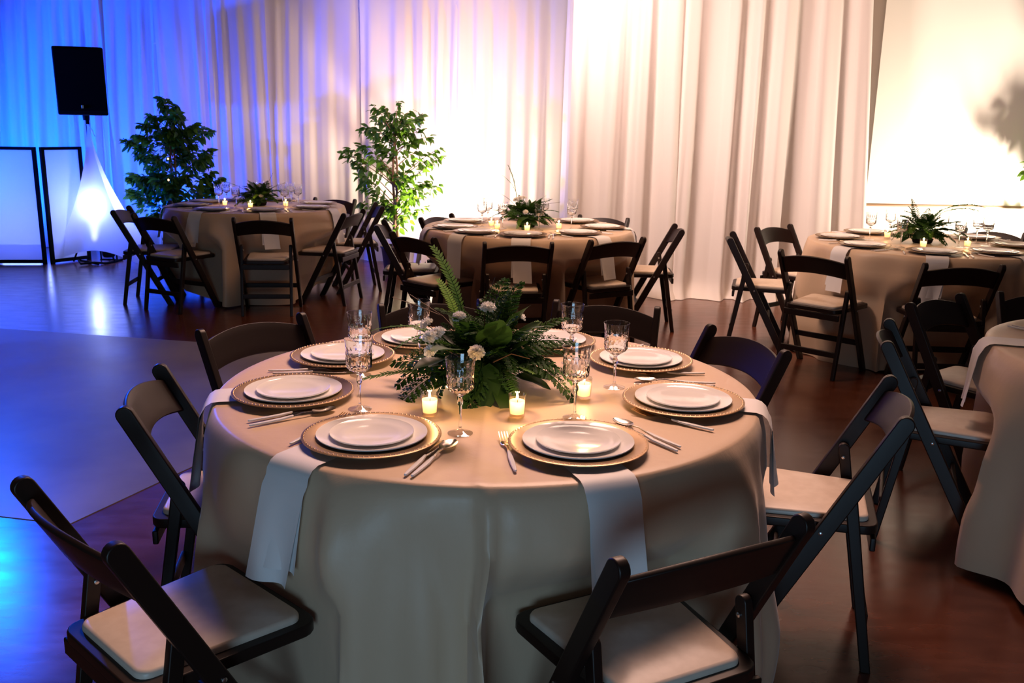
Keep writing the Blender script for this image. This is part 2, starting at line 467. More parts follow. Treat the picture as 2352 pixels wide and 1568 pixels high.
def build_chair():
    t = thing('folding_chair', '', 'chair')
    lg = {k: obj('leg', CM[k], t) for k in ('fl', 'fr', 'rl', 'rr')}
    obj('backrest', CM['backrest'], t)
    fr = obj('seat_frame', CM['frame'], t); obj('seat', CM['pad'], t)
    obj('rear_rail', CM['rail'], t); obj('stretcher', CM['str'], t); obj('stretcher', CM['str2'], t)
    for s in (-1, 1):
        obj('rivet', CM['rivet'], lg['rl' if s > 0 else 'rr'], (-.10, s * .1755, .508), (R(90 * s), 0, 0))
        obj('rivet', CM['rivet'], lg['fl' if s > 0 else 'fr'], (-.03, s * .228, .42), (R(-90 * s), 0, 0))
    return t
chairP = Proto(build_chair)
CHAIRS = {
 'T0': [(-0.706, 1.775, 47.4, 'nearest dark brown folding chair before the blue floor glare, turned toward the table'),
        (-0.824, 2.495, 9.4, 'dark folding chair tucked in at the pale dance floor side of the nearest table'),
        (-0.804, 3.169, -41.2, 'dark folding chair arching over the dance floor beyond the stacked pair of goblets'),
        (-0.266, 3.548, -69.8, 'dark folding chair half hidden behind the nearest centrepiece'),
        (0.339, 3.575, -105.4, 'dark folding chair behind the lone goblet at the far side of the nearest table'),
        (0.646, 3.111, -156.7, 'dark folding chair whose back slat shines deep blue'),
        (0.896, 2.548, 163.4, 'dark folding chair with ivory seat seen side-on under the bare brown floor'),
        (0.285, 1.738, 117.5, 'closest dark folding chair seen from behind, below the hanging napkin')],
 'T1': [(-0.779, 6.781, 0.9, 'dark folding chair side-on in front of the slender ficus trunk'),
        (-0.529, 6.236, 46.2, 'dark folding chair glaring against the uplight at the middle table'),
        (0.005, 5.99, 96.8, 'dark folding chair square-on from behind at the middle table'),
        (0.585, 6.256, 120.1, 'dark folding chair angled at the middle table with a napkin hanging beyond it'),
        (1.023, 6.886, 177.0, 'dark folding chair side-on before the heavy white drape at the middle table'),
        (0.633, 7.383, -119.6, 'folding chair whose arched back peeks above the far right edge of the middle table'),
        (-0.444, 7.302, -30.0, 'folding chair washed grey by the bright drape behind the middle table'),
        ],
 'T2': [(-3.028, 7.564, 6.9, 'folding chair nearest the glowing speaker scrim, seen side-on'),
        (-2.691, 7.248, 63.4, 'dark folding chair overlapping another beside the speaker scrim'),
        (-1.943, 7.178, 96.0, 'dark folding chair square-on from behind at the table by the dark ficus'),
        (-1.546, 7.673, 167.9, 'folding chair with bright rimlit legs and slat at the dark-ficus table'),
        (-1.435, 8.258, -163.6, 'folding chair turned edge-on in front of the slender ficus leaves'),
        (-1.807, 8.683, -108.5, 'folding chair with bluish arched back on the far side of the dark-ficus table'),
        (-2.82, 8.36, -33.0, 'brown-backed folding chair under the dark ficus branches')],
 'T3': [(1.738, 6.353, -15.3, 'dark folding chair side-on next to the puddled end of the heavy drape'),
        (2.151, 6.917, -50.4, 'dark folding chair facing the room, its arched back against the drape'),
        (1.971, 5.671, 46.3, 'dark folding chair seen from behind with a napkin showing over its ivory seat'),
        (2.579, 5.373, 87.1, 'dark folding chair square-on below the front napkin of the table by the white wall'),
        (3.55, 6.90, -137.0, 'dark folding chair barely entering the frame behind the table by the white wall')],
 'T4': [(2.043, 3.882, -52.7, 'dark folding chair showing its curved brown slat front beside the cut-off table'),
        (1.62, 3.28, -22.5, 'blue-black folding chair with a wide ivory seat at the cut-off table'),
        (2.50, 4.02, -95.0, 'folding chair at the far side of the cut-off table, only its back corner in view')]}
for k, L in CHAIRS.items():
    for (x, y, a, lab) in L:
        chairP.put(lab, (x, y, 0), R(a), 'dark folding chairs around the round tables')

# ------------------------------------------------------------------ tables and cloths
TAB = {'T0': (-0.066, 2.542), 'T1': (0.101, 6.742), 'T2': (-2.272, 8.078), 'T3': (2.8, 6.201), 'T4': (2.46, 3.00)}
TN = {'T0': 'nearest table', 'T1': 'middle table', 'T2': 'dark-ficus table', 'T3': 'white-wall table', 'T4': 'cut-off table'}
ZT = .762
def build_table():
    t = thing('round_table', '', 'table')
    mb = MB().lathe([(0, .728), (.745, .728), (.755, .734), (.755, .752), (.745, .758), (0, .758)], 48)
    obj('tabletop', mb.mesh('tabletop', 'wood_table'), t)
    for i in range(4):
        a = pi / 4 + i * pi / 2
        mb = MB().tube([(.34 * cos(a), .34 * sin(a), .72), (.48 * cos(a), .48 * sin(a), .01)], .014, 8)
        obj('leg', mb.mesh('leg', 'steel'), t)
    return t
tableP = Proto(build_table)
for k, (x, y) in TAB.items():
    tableP.put('round folding table hidden under the satin cloth of the ' + TN[k], (x, y, 0), .3, 'round banquet tables')

RT = .762
NAPA = {'T0': [-122.6, -68.6, -167.3, -13.1, 70, 116], 'T1': [-162, -129, -94, -49.3, -2], 'T2': [-68, -112, -158.5, -19.8], 'T3': [-153, -108.4, -64.9, -12], 'T4': [162, -145]}
def cloth(key, seed, nfold, hem, folds=None, nu=220):
    cx, cy = TAB[key]
    seats = [(x, y, R(a)) for (x, y, a, _) in CHAIRS[key]]
    def fold_amp(th):
        s = 0
        if folds:
            for (c, wd, am) in folds:
                dd = (math.degrees(th) - c + 180) % 360 - 180
                s += am * math.exp(-(dd / wd) ** 2)
        s += .022 * sin(nfold * th + seed) + .014 * sin(nfold * 1.73 * th + 2 * seed + 1.1) * sin(2 * th + seed)
        return s
    prof = [(0, 0)]
    rr = [0, .2, .4, .6, .70, .75]
    def fn(u, v):
        th = 2 * pi * u
        n1 = 10; j = round(v * 35)
        if j <= 9:
            r_ = (0, .12, .25, .38, .5, .6, .68, .73, .753, .762)[j]
            z = ZT - (0.0 if j < 9 else .0045)
            z += .0012 * fb(r_ * cos(th) * 3, r_ * sin(th) * 3, seed)
            # ironed cross creases
            X, Y = r_ * cos(th), r_ * sin(th)
            z += .0025 * math.exp(-(X / .008) ** 2) if j < 9 else 0
            r2 = r_
            zz = z
        else:
            t = (j - 9) / 26
            drop = t * (ZT - hem(th))
            zz = ZT - .006 - drop
            k = min(1, drop / .55)
            flare = .028 * math.sin(min(1, drop / .06) * pi / 2) + .11 * k
            am = fold_amp(th) * (min(1, drop / .5) ** .8) * 1.5
            wr = (.03 if key == 'T0' else .034) * fb(th * 3.1, zz * 3.2, seed) * min(1, drop / .1)
            dmp = 1
            for na in NAPA[key]:
                dd = (math.degrees(th) - na + 180) % 360 - 180
                dmp *= 1 - math.exp(-(dd / 8.5) ** 4) * (1 if drop < .2 else max(0, 1 - (drop - .2) / .12))
            r2 = RT + flare * .55 + (am + wr) * dmp
            r2 = max(r2, RT + .004 + .006 * min(1, drop / .1))
        X, Y = cx + r2 * cos(th), cy + r2 * sin(th)
        if j > 9 and zz < .60:
            for sx, sy, sa in seats:
                lx = (X - sx) * cos(sa) + (Y - sy) * sin(sa)
                ly = -(X - sx) * sin(sa) + (Y - sy) * cos(sa)
                front = .235 if zz > .38 else .235
                if abs(ly) < .34 and lx < front + .0 and lx > -.45:
                    wgt = 1 if abs(ly) < .25 else max(0, 1 - (abs(ly) - .25) / .09)
                    zk = 1 if zz < .47 else max(0, 1 - (zz - .47) / .13)
                    push = (front - lx) * wgt * zk
                    X += push * cos(sa); Y += push * sin(sa)
        return (X - cx, Y - cy, zz)
    mb = MB(); mb.grid(fn, nu, 36, wrap=True)
    me = mb.mesh('tablecloth', 'cloth', recalc=True, angle=80)
    o = obj('tablecloth', me, None, (cx, cy, 0))
    tag(o, {'T0': 'champagne satin cloth on the nearest table, its front folds grey-lit', 'T1': 'champagne satin cloth on the middle table before the bright drape',
            'T2': 'champagne satin cloth with diagonal creases on the table by the dark ficus', 'T3': 'champagne satin cloth on the table by the white wall',
            'T4': 'champagne satin cloth on the cut-off table at the frame edge'}[key], 'tablecloth', 'champagne floor-length tablecloths')
    return o
cloth('T0', 1.1, 13, lambda a: .012, folds=[(-114, 2.6, .07), (-88.5, 1.3, .08), (-92.5, 2.2, -.045), (-103, 5, -.035), (-81, 4, -.03), (-68, 4, .04), (-52, 5, -.03), (-38, 4, .05), (-24, 5, -.01), (-10, 5, .05), (-150, 5, .05), (-135, 5, -.02), (175, 8, .03)], nu=360)
cloth('T1', 2.3, 9, lambda a: .03 + .02 * sin(2 * a), nu=200)
cloth('T2', 3.9, 8, lambda a: .07 + .06 * sin(2 * a + 1), folds=[(-70, 8, .05), (-100, 6, .04)], nu=200)
cloth('T3', 5.2, 9, lambda a: .02 + .015 * sin(3 * a), folds=[(-120, 6, .05), (-85, 7, .04)], nu=200)
cloth('T4', 6.8, 9, lambda a: .03 + .02 * sin(2 * a), folds=[(-175, 7, .05), (-140, 5, .04)], nu=200)

# ------------------------------------------------------------------ tableware
def build_charger():
    t = thing('charger_plate', '', 'plate')
    pr = [(0, .004), (.105, .004), (.112, .008), (.155, .0135), (.161, .0145), (.165, .0135), (.165, .0115), (.155, .010), (.112, .004), (.105, .0), (0, .0)]
    obj('dish', MB().lathe(pr, 56).mesh('charger', 'charger', angle=50), t)
    mb = MB()
    for i in range(84):
        a = 2 * pi * i / 84
        c = Vector((.1595 * cos(a), .1595 * sin(a), .0138)); rr = .0030
        vs = [c + Vector(q) * rr for q in ((1, 0, 0), (0, 1, 0), (-1, 0, 0), (0, -1, 0), (0, 0, 1))]
        mb.add(vs, [(0, 1, 4), (1, 2, 4), (2, 3, 4), (3, 0, 4)])
    b_ = obj('beaded_rim', mb.mesh('beads', 'charger', angle=180), t); b_['kind'] = 'stuff'
    return t
def plate_mesh(rad, rise, name):
    k = rad / .13
    pr = [(0, .004), (.078 * k, .004), (.086 * k, .007), (.105 * k, rise * .55), (.127 * k, rise), (.130 * k, rise + .001), (.1305 * k, rise - .0008), (.128 * k, rise - .003), (.104 * k, rise * .55 - .004), (.080 * k, .0), (.0, .0)]
    return MB().lathe(pr, 56).mesh(name, 'porcelain', angle=60)
PD = plate_mesh(.131, .013, 'dinner_plate'); PS = plate_mesh(.099, .010, 'salad_plate')
chargerP = Proto(build_charger)
def single(name, me, cat):
    def b():
        o = obj(name, me); o['category'] = cat; return o
    return Proto(b)
dinnerP = single('dinner_plate', PD, 'plate'); saladP = single('salad_plate', PS, 'plate')

# goblet: foot, stem with knop, cut bowl
def build_goblet():
    t = thing('goblet', '', 'glass')
    foot = [(0, .0), (.031, .0), (.0315, .0012), (.028, .0025), (.012, .006), (.0045, .012), (.0042, .016), (0, .016)]
    obj('foot', MB().lathe(foot, 28).mesh('foot', 'thin_glass'), t)
    stem = [(0, .0165), (.0040, .0165), (.0034, .03), (.0036, .058), (.0052, .064), (.0042, .069), (.0075, .076), (.0075, .084), (.0048, .090), (.0060, .095), (0, .0955)]
    obj('stem', MB().lathe(stem, 12).mesh('stem', 'glass'), t)
    outer = [(0, .096), (.007, .0962), (.017, .103), (.027, .110), (.0315, .1165), (.0325, .123), (.0325, .130), (.0325, .137), (.0328, .144), (.0334, .151), (.0342, .162), (.0355, .178), (.0375, .192)]
    inner = [(.0368, .192), (.0347, .178), (.0332, .162), (.0322, .150), (.0308, .140), (.0303, .130), (.0290, .119), (.020, .108), (.008, .102), (0, .101)]
    prof = outer + inner
    no = len(outer)
    def mod(a, j):
        if 3 <= j <= 9:
            ph = (j % 2) * pi / 14
            return 1 + .06 * (1 if (int(round((a + ph) * 28 / (2 * pi))) % 2 == 0) else -1) * (1 if 4 <= j <= 8 else .6)
        return 1
    mb = MB().lathe(prof, 28, mod=mod)
    obj('bowl', mb.mesh('bowl', 'glass', angle=12), t)
    return t
gobletP = Proto(build_goblet)

# cutlery (lies along +x: head towards +x)
def ribbon(secs, th=.0022):
    """secs: (x, halfwidth, z)"""
    mb = MB(); n = len(secs); vs = []
    for x, hw, z in secs:
        vs += [(x, -hw, z), (x, hw, z), (x, hw * .8, z + th), (x, -hw * .8, z + th)]
    fs = [(0, 1, 2, 3), (4 * n - 1, 4 * n - 2, 4 * n - 3, 4 * n - 4)]
    for i in range(n - 1):
        for k in range(4):
            a, b_ = i * 4 + k, i * 4 + (k + 1) % 4
            fs.append((a, b_, b_ + 4, a + 4))
    return mb.add(vs, fs)
def handle_mesh():
    return ribbon([(-.115, .0022, .001), (-.11, .0042, .0005), (-.07, .0062, .0005), (-.03, .0066, .001), (-.002, .0042, .003), (.003, .003, .0035)], .005).mesh('handle', 'white_handle', bevel=.001, seg=1)
HM = handle_mesh()
def neck(mb_): return mb_
def build_fork():
    t = thing('fork', '', 'fork')
    obj('handle', HM, t)
    mb = ribbon([(0, .0032, .0035), (.025, .0028, .007), (.045, .0045, .004), (.056, .0105, .0025), (.072, .0115, .003)], .0022)
    for i in range(4):
        y = (i - 1.5) * .0066
        n0 = len(mb.v)
        r2 = ribbon([(.070, .0019, .003), (.095, .0018, .0055), (.118, .0008, .011)], .002)
        mb.add([(v[0], v[1] + y, v[2]) for v in r2.v], r2.f)
    obj('fork_head', mb.mesh('fork_head', 'gold', angle=50), t)
    return t
def spoon_mesh(L_=.118):
    mb = ribbon([(0, .0032, .0035), (.03, .0026, .008), (.052, .003, .006), (.060, .006, .004)], .0022)
    def top(u, v):
        a = 2 * pi * u; rr = v
        x = .090 + .034 * rr * cos(a); y = .0195 * rr * sin(a) * (1 + .12 * cos(a) * -1)
        return (x, y, .0015 + .0065 * rr * rr)
    g = MB().grid(top, 20, 6, wrap=True)
    n = len(g.v)
    mb.add(g.v, g.f); mb.add([(x, y, z - .0012) for x, y, z in g.v], [q[::-1] for q in g.f])
    return mb.mesh('spoon_bowl', 'silver', recalc=False)
def build_spoon():
    t = thing('spoon', '', 'spoon'); obj('handle', HM, t); obj('spoon_bowl', spoon_mesh(), t); return t
def build_knife():
    t = thing('knife', '', 'knife'); obj('handle', HM, t)
    mb = ribbon([(0, .0035, .0035), (.015, .0055, .0035), (.06, .0085, .002), (.095, .0085, .0018), (.115, .004, .0018), (.12, .001, .0018)], .0016)
    obj('blade', mb.mesh('blade', 'silver', angle=50), t); return t
forkP, spoonP, knifeP = Proto(build_fork), Proto(build_spoon), Proto(build_knife)

# napkin running out from under the charger and over the edge; local +x = outward from the table centre
def napkin_mesh(w_, hang, seed, r_in=.44, skew=0., wig=.012, inner_hang=None):
    def path(s):       # s metres along
        edge = RT - .012
        flat = edge - r_in
        if s < flat: return (r_in + s, ZT + .0045)
        s -= flat
        arc = .04 * pi / 2
        if s < arc:
            a = s / .04
            return (edge + .04 * sin(a), ZT + .0045 - .04 * (1 - cos(a)))
        s -= arc
        return (edge + .047 + .125 * s, ZT + .0045 - .04 - s)
    tot = (RT - .012 - r_in) + .04 * pi / 2 + hang
    mb = MB()
    for lay in range(2):
        tt = tot - lay * .035
        def fn(u, v):
            s = v * tt
            x, z = path(s)
            down = max(0, s - (tot - hang)) / hang
            y = (u - .5) * (w_ - lay * .012) * (1 - .10 * down * abs(seed % 1)) + skew * down + lay * .012 * down * 2 * (1 if seed % 2 < 1 else -1)
            off = (wig * sin(u * 5.5 + seed) * down + .006 * fb(u * 3, v * 4, seed)*down)
            x += off - lay * .004 * (1 if down > 0 else 0)
            if down <= 0: z += -lay * .0015 + .0008 * fb(u * 4, v * 6, seed)
            return (x, y, z + .0022 - lay * 0.0)
        mb.grid(fn, 12, 34)
    return mb.mesh('napkin', 'napkin', recalc=False, solid=0.0)
NAPM = [napkin_mesh(.128, .24, .7, skew=-.04), napkin_mesh(.128, .245, 1.4, skew=.02, wig=.006), napkin_mesh(.125, .22, 2.6), napkin_mesh(.13, .20, 3.3, skew=.02)]

# votive
def build_votive():
    t = thing('votive_glass', '', 'candle holder')
    prof = [(0, 0), (.0195, 0), (.0205, .002), (.0215, .03), (.0235, .052), (.0240, .060), (.0224, .060), (.0218, .052), (.0200, .03), (.0190, .008), (0, .007)]
    obj('cup', MB().lathe(prof, 24).mesh('cup', 'thin_glass'), t)
    return t
votP = Proto(build_votive)
def build_candle():
    t = thing('candle', '', 'candle')
    wax = [(0, .0085), (.0180, .0085), (.0192, .028), (.0202, .041), (.0196, .0425)]
    obj('wax', MB().lathe(wax, 24).mesh('wax', 'wax', recalc=False), t)
    wk = obj('wick', MB().tube([(0, 0, .009), (.001, 0, .049)], .0008, 5).mesh('wick', 'wick'), t)
    fl = [(0, .0445), (.0028, .047), (.0036, .051), (.0028, .057), (.0012, .064), (0, .068)]
    obj('flame', MB().lathe(fl, 10).mesh('flame', 'flame'), wk)
    return t
canP = Proto(build_candle)
def votive(x, y, phrase, en=1.1):
    votP.put('small clear glass candle cup ' + phrase, (x, y, ZT + .001), 0, 'clear votive cups on the tables')
    canP.put('lit cream candle in the cup ' + phrase, (x, y, ZT + .001), 0, 'lit votive candles on the tables')
    l = bpy.data.lights.new('candle_light', 'POINT'); l.energy = en; l.color = (1.0, .58, .22); l.shadow_soft_size = .006
    o = bpy.data.objects.new('candle_light', l); COL.objects.link(o); o.location = (x, y, ZT + .0585)

# clock words for seats: six o'clock is the side nearest the camera
NUM = ['twelve', 'one', 'two', 'three', 'four', 'five', 'six', 'seven', 'eight', 'nine', 'ten', 'eleven']
def clock(th):
    h = ((90 - th) / 30) % 12
    h2 = round(h * 2) / 2 % 12
    return (NUM[int(h2)] + " o'clock") if h2 == int(h2) else 'half past ' + NUM[int(h2)]

def setting(key, th, rad, nap=None, cut='full', salad=True, napoff=0):
    cx, cy = TAB[key]; a = R(th)
    at = "at %s of the %s" % (clock(th), TN[key])
    def P(rr, tt, z=ZT): return (cx + rr * cos(tt), cy + rr * sin(tt), z)
    zc = ZT + .0065
    chargerP.put('gold beaded charger ' + at, P(rad, a, zc), a, 'gold charger plates')
    dinnerP.put('white dinner plate ' + at, P(rad, a, zc + .0045), a, 'white dinner plates')
    saladP.put('smaller white plate on top ' + at, P(rad, a, zc + .0095), a, 'white salad plates')
    if nap is not None:
        o = obj('napkin', NAPM[nap], None, (cx, cy, 0), (0, 0, a + R(napoff)))
        tag(o, 'white napkin under the charger ' + at, 'napkin', 'white napkins under the chargers')
    if cut == 'full':
        rot = a + pi
        # seat faces the centre: right-hand side is +tangent... fork on the left, knife and spoon on the right
        for P_, nm, side in ((forkP, 'fork', -1), (knifeP, 'knife', 1), (spoonP, 'spoon', 1.16)):
            off = side * .178
            tx, ty = -sin(a), cos(a)
            x = cx + (rad + .02) * cos(a) + off * tx; y = cy + (rad + .02) * sin(a) + off * ty
            P_.put('white-handled %s %s' % (nm, at), (x, y, ZT + .003), rot, 'white-handled cutlery')

# nearest table: places measured one by one
S0 = [(-118.1, .557, 0, -4.5), (-66.4, .563, 1, -2.2), (-165.3, .55, 2, -2), (-16.1, .558, 3, 3), (150.6, .541, None, 0), (30.3, .554, None, 0), (70, .555, 2, 0), (116, .575, 3, 0)]
for th, rd, nap, no in S0: setting('T0', th, rd, nap, cut=None, napoff=no)
CUT = [('spoon', (-.057, -.465), (-.143, -.72), "beside the plates at seven o'clock"), ('knife', (-.092, -.490), (-.158, -.715), "beside the plates at seven o'clock"), ('fork', (-.36, -.335), (-.447, -.535), "mostly under the charger at seven o'clock"),
       ('fork', (.045, -.43), (.079, -.68), "between the two front settings"), ('spoon', (.328, -.307), (.469, -.507), "beside the plates at five o'clock"), ('knife', (.335, -.345), (.457, -.535), "beside the plates at five o'clock"),
       ('spoon', (-.391, -.258), (-.578, -.41), "beside the plates at half past eight"), ('knife', (-.40, -.235), (-.591, -.375), "beside the plates at half past eight"), ('fork', (.378, -.23), (.574, -.379), "before the charger at half past three"),
       ('spoon', (.44, .070), (.669, .048), "between the two right-hand settings"), ('knife', (.44, .030), (.662, .022), "between the two right-hand settings"), ('fork', (.443, .144), (.66, .158), "before the charger at two o'clock"),
       ('spoon', (-.44, .130), (-.665, .097), "between the two stacked goblets and the cloth edge"), ('knife', (-.44, .100), (-.645, .070), "between the two stacked goblets and the cloth edge"),
       ('fork', (.02, .62), (.02, .85 - .12), "at the far side, half past eleven"), ('spoon', (.40, .34), (.52, .52), "at the far side, half past one")]
for nm, A, B, lab in CUT:
    P_ = {'fork': forkP, 'spoon': spoonP, 'knife': knifeP}[nm]
    ax, ay = A; bx, by = B
    L_ = math.hypot(ax - bx, ay - by); ang = math.atan2(ay - by, ax - bx)
    # handle end at B: local x from -.115 to .12 scaled
    x = TAB['T0'][0] + bx + cos(ang) * .115; y = TAB['T0'][1] + by + sin(ang) * .115
    P_.put('white-handled %s %s of the nearest table' % (nm, lab) if 'far side' not in lab and 'stacked' not in lab and 'front settings' not in lab and 'right-hand' not in lab else 'white-handled %s on the nearest table %s' % (nm, lab), (x, y, ZT + .003), ang, 'white-handled cutlery')
G0 = [(-.057, -.425, 'standing between the two votives and the front settings'), (-.332, -.247, 'with tall foot showing, in front of the stacked pair'), (-.385, .085, 'rising behind another goblet beside the pale dance floor'),
      (.232, -.287, 'overlapping the third votive candle'), (.365, .003, "standing before the charger at two o'clock"), (.255, .27, 'rim against the dark chair back beyond the plates'),
      (-.231, .282, 'sparkling behind the left side of the greenery'), (.027, .382, 'half hidden behind the top fern of the greenery')]
for x, y, lab in G0:
    gobletP.put('cut-glass goblet ' + lab, (TAB['T0'][0] + x, TAB['T0'][1] + y, ZT + .001), x * 7, 'clear cut-glass goblets')
for x, y, lab in ((-.1446, -.283, "left of the front goblet on the nearest table"), (.0824, -.2806, "under the leafy front of the nearest centrepiece"), (.268, -.107, "behind the cut goblet on the nearest table"), (-.16, .20, "hidden behind the nearest centrepiece")):
    votive(TAB['T0'][0] + x, TAB['T0'][1] + y, lab, 1.3)

S1 = [(-162.1, .55, 2), (-129, .57, 1), (-94, .57, 1), (-49.3, .53, 1), (-2, .55, 3), (151.6, .54, None), (45.3, .56, None), (90, .56, None)]
S2 = [(-68.1, .55, 1), (-112.3, .56, 0), (-158.5, .53, 2), (-19.8, .56, 1), (22.5, .54, None), (119.3, .53, None), (85.7, .56, None), (160, .53, None)]
S3 = [(160.4, .55, None), (-153.2, .57, 1), (-108.4, .57, 0), (-64.9, .54, 2), (110.8, .56, None), (32, .58, None), (-12, .57, 3), (70, .56, None)]
for th, rd, nap in S1: setting('T1', th, rd, nap)
for th, rd, nap in S2: setting('T2', th, rd, nap)
for th, rd, nap in S3: setting('T3', th, rd, nap)
setting('T4', 120, .55, None); setting('T4', 162, .47, 3, napoff=0); setting('T4', -145, .56, 3)
GB = {'T1': [(-.337, -.038), (-.185, -.128), (.078, -.085 - .12), (.316, -.088), (.35, .26), (.13, .27), (-.30, .20), (-.05, .36)],
      'T2': [(-.257, -.228), (-.085, -.317), (-.29, .09), (.20, .124), (.30, -.20), (.38, -.06), (.24, .28), (-.06, .36)],
      'T3': [(-.332, .128), (-.274, -.255), (.132, -.20), (.364, -.10), (.366, .04), (.25, .30), (-.1, .37)]}
VB = {'T1': [(-.269, -.02), (-.222, -.206), (-.008, -.284), (.224, -.11)], 'T2': [(-.252, -.089), (.017, -.253), (.272, -.06)], 'T3': [(-.128, -.262), (.19, -.20), (-.16, .25)]}
for k in GB:
    for x, y in GB[k]:
        th = math.degrees(math.atan2(y, x))
        gobletP.put("cut-glass goblet toward %s of the %s" % (clock(th), TN[k]), (TAB[k][0] + x, TAB[k][1] + y, ZT + .001), x * 5, 'clear cut-glass goblets')
    for x, y in VB[k]:
        th = math.degrees(math.atan2(y, x))
        votive(TAB[k][0] + x, TAB[k][1] + y, "toward %s of the %s" % (clock(th), TN[k]), 1.0)

# ------------------------------------------------------------------ greenery
def fern_mesh(name, L_, wid, n, arch, m_, bip=False, seed=0):
    rnd = random.Random(seed); mb = MB()
    def C(s):   # centreline: along +x, arching down in z
        return Vector((L_ * s * (1 - .10 * arch * s), .05 * L_ * sin(3 * s + seed), L_ * (.30 * arch * s - .62 * arch * s * s)))
    mb.tube([C(i / 8) for i in range(9)], [.0016 * (1 - .8 * i / 8) + .0003 for i in range(9)], 4)
    for i in range(n):
        s = .12 + .88 * (i + .5) / n
        c = C(s); t = (C(min(1, s + .02)) - C(s - .02)).normalized()
        side = t.cross(Vector((0, 0, 1))).normalized(); up = side.cross(t)
        lw = wid * (math.sin(pi * min(1, (1 - s) * 1.15 + .08)) ** .6 if not bip else (1 - s) ** .75 + .06) * (.9 + .2 * rnd.random())
        for sg in (-1, 1):
            dr = (side * sg + t * .38 + up * (-.15 + .2 * rnd.random())).normalized()
            if not bip:
                b0 = L_ / n * .42
                vs = [c - t * b0, c + dr * lw * .55 - t * b0 * .8, c + dr * lw + t * b0 * .6, c + dr * lw * .6 + t * b0 * .9, c + t * b0 * .7]
                mb.add(vs, [(0, 1, 3, 4), (1, 2, 3)])
            else:
                k = max(3, int(lw / .010))
                for q_ in range(k):
                    s2 = (q_ + .6) / k
                    cc = c + dr * lw * s2
                    ll = .024 * (1 - s2 * .7)
                    pd = dr.cross(up).normalized()
                    for g in (-1, 1):
                        d2 = (pd * g + dr * .7).normalized()
                        mb.add([cc - dr * .003, cc + d2 * ll * .5 + up * .003 - dr * .006, cc + d2 * ll, cc + d2 * ll * .5 + dr * .008], [(0, 1, 2, 3)])
                mb.add([c, c + dr * lw * .5 + up * .001, c + dr * lw, c + dr * lw * .5 + t * .0015], [(0, 1, 2, 3)])
    return mb.mesh(name, m_, recalc=False, angle=80)
def leaf_mesh(name, L_, W_, m_, curl=.2, cup=.15, nu=5, nv=7):
    def fn(u, v):
        x = L_ * v
        wv = W_ / 2 * (math.sin(pi * v ** .8) ** .75 if 0 < v < 1 else 0.02)
        y = (u * 2 - 1) * wv
        z = cup * abs(u * 2 - 1) ** 1.3 * wv - curl * L_ * v * v + .02 * L_ * sin(9 * v) * (u * 2 - 1)
        return (x, y, z)
    return MB().grid(fn, nu, nv).mesh(name, m_, recalc=False, angle=180)
def flower_mesh(seed, rad):
    rnd = random.Random(seed); mb = MB()
    for lay in range(4):
        n = 7 - lay
        for i in range(n):
            a = 2 * pi * (i + .5 * (lay % 2)) / n + rnd.random() * .3
            el = .15 + lay * .38
            L_ = rad * (1 - .13 * lay); W_ = rad * .95 * (1 - .12 * lay)
            dx_, dy_ = cos(a), sin(a)
            def fn(u, v):
                w_ = W_ * (.25 + .75 * math.sin(v * pi * .55)) * (u - .5)
                rr = L_ * v * cos(el * (1.2 - .5 * v)) - L_ * .08 * (2 * u - 1) ** 2 * v
                rr *= 1 + .12 * math.sin(u * 17 + i * 2.1) * v ** 3
                z = L_ * v * sin(el) + .16 * rad * sin(u * 12 + i * 1.7) * v * v + lay * rad * .05 - rad * .25 * (v ** 3) * (.3)
                return (rr * dx_ - w_ * dy_, rr * dy_ + w_ * dx_, z)
            mb.grid(fn, 9, 4)
    return mb.mesh('flower', 'petal', recalc=False, angle=35)
FE = [fern_mesh('fern', .30, .032, 26, 1.0, 'fern', seed=1), fern_mesh('fern', .30, .030, 26, .35, 'fern', seed=2), fern_mesh('fern', .26, .034, 24, 1.5, 'fern', seed=3)]
LE = [fern_mesh('leather', .24, .085, 11, .9, 'fern_dark', True, 4), fern_mesh('leather', .22, .075, 10, 1.5, 'fern_dark', True, 5), fern_mesh('leather', .22, .08, 10, .4, 'fern_dark', True, 6)]
SA = [leaf_mesh('salal', .115, .062, 'salal', .15, .25), leaf_mesh('salal', .095, .06, 'salal', .35, .35), leaf_mesh('salal', .13, .068, 'salal', .25, .1)]
FL = [flower_mesh(1, .023), flower_mesh(2, .020)]

def orient(az, el, roll=0):
    """rotation taking local +x to direction (az, el)"""
    return (Matrix.Rotation(az, 4, 'Z') @ Matrix.Rotation(-el, 4, 'Y') @ Matrix.Rotation(roll, 4, 'X')).to_euler()

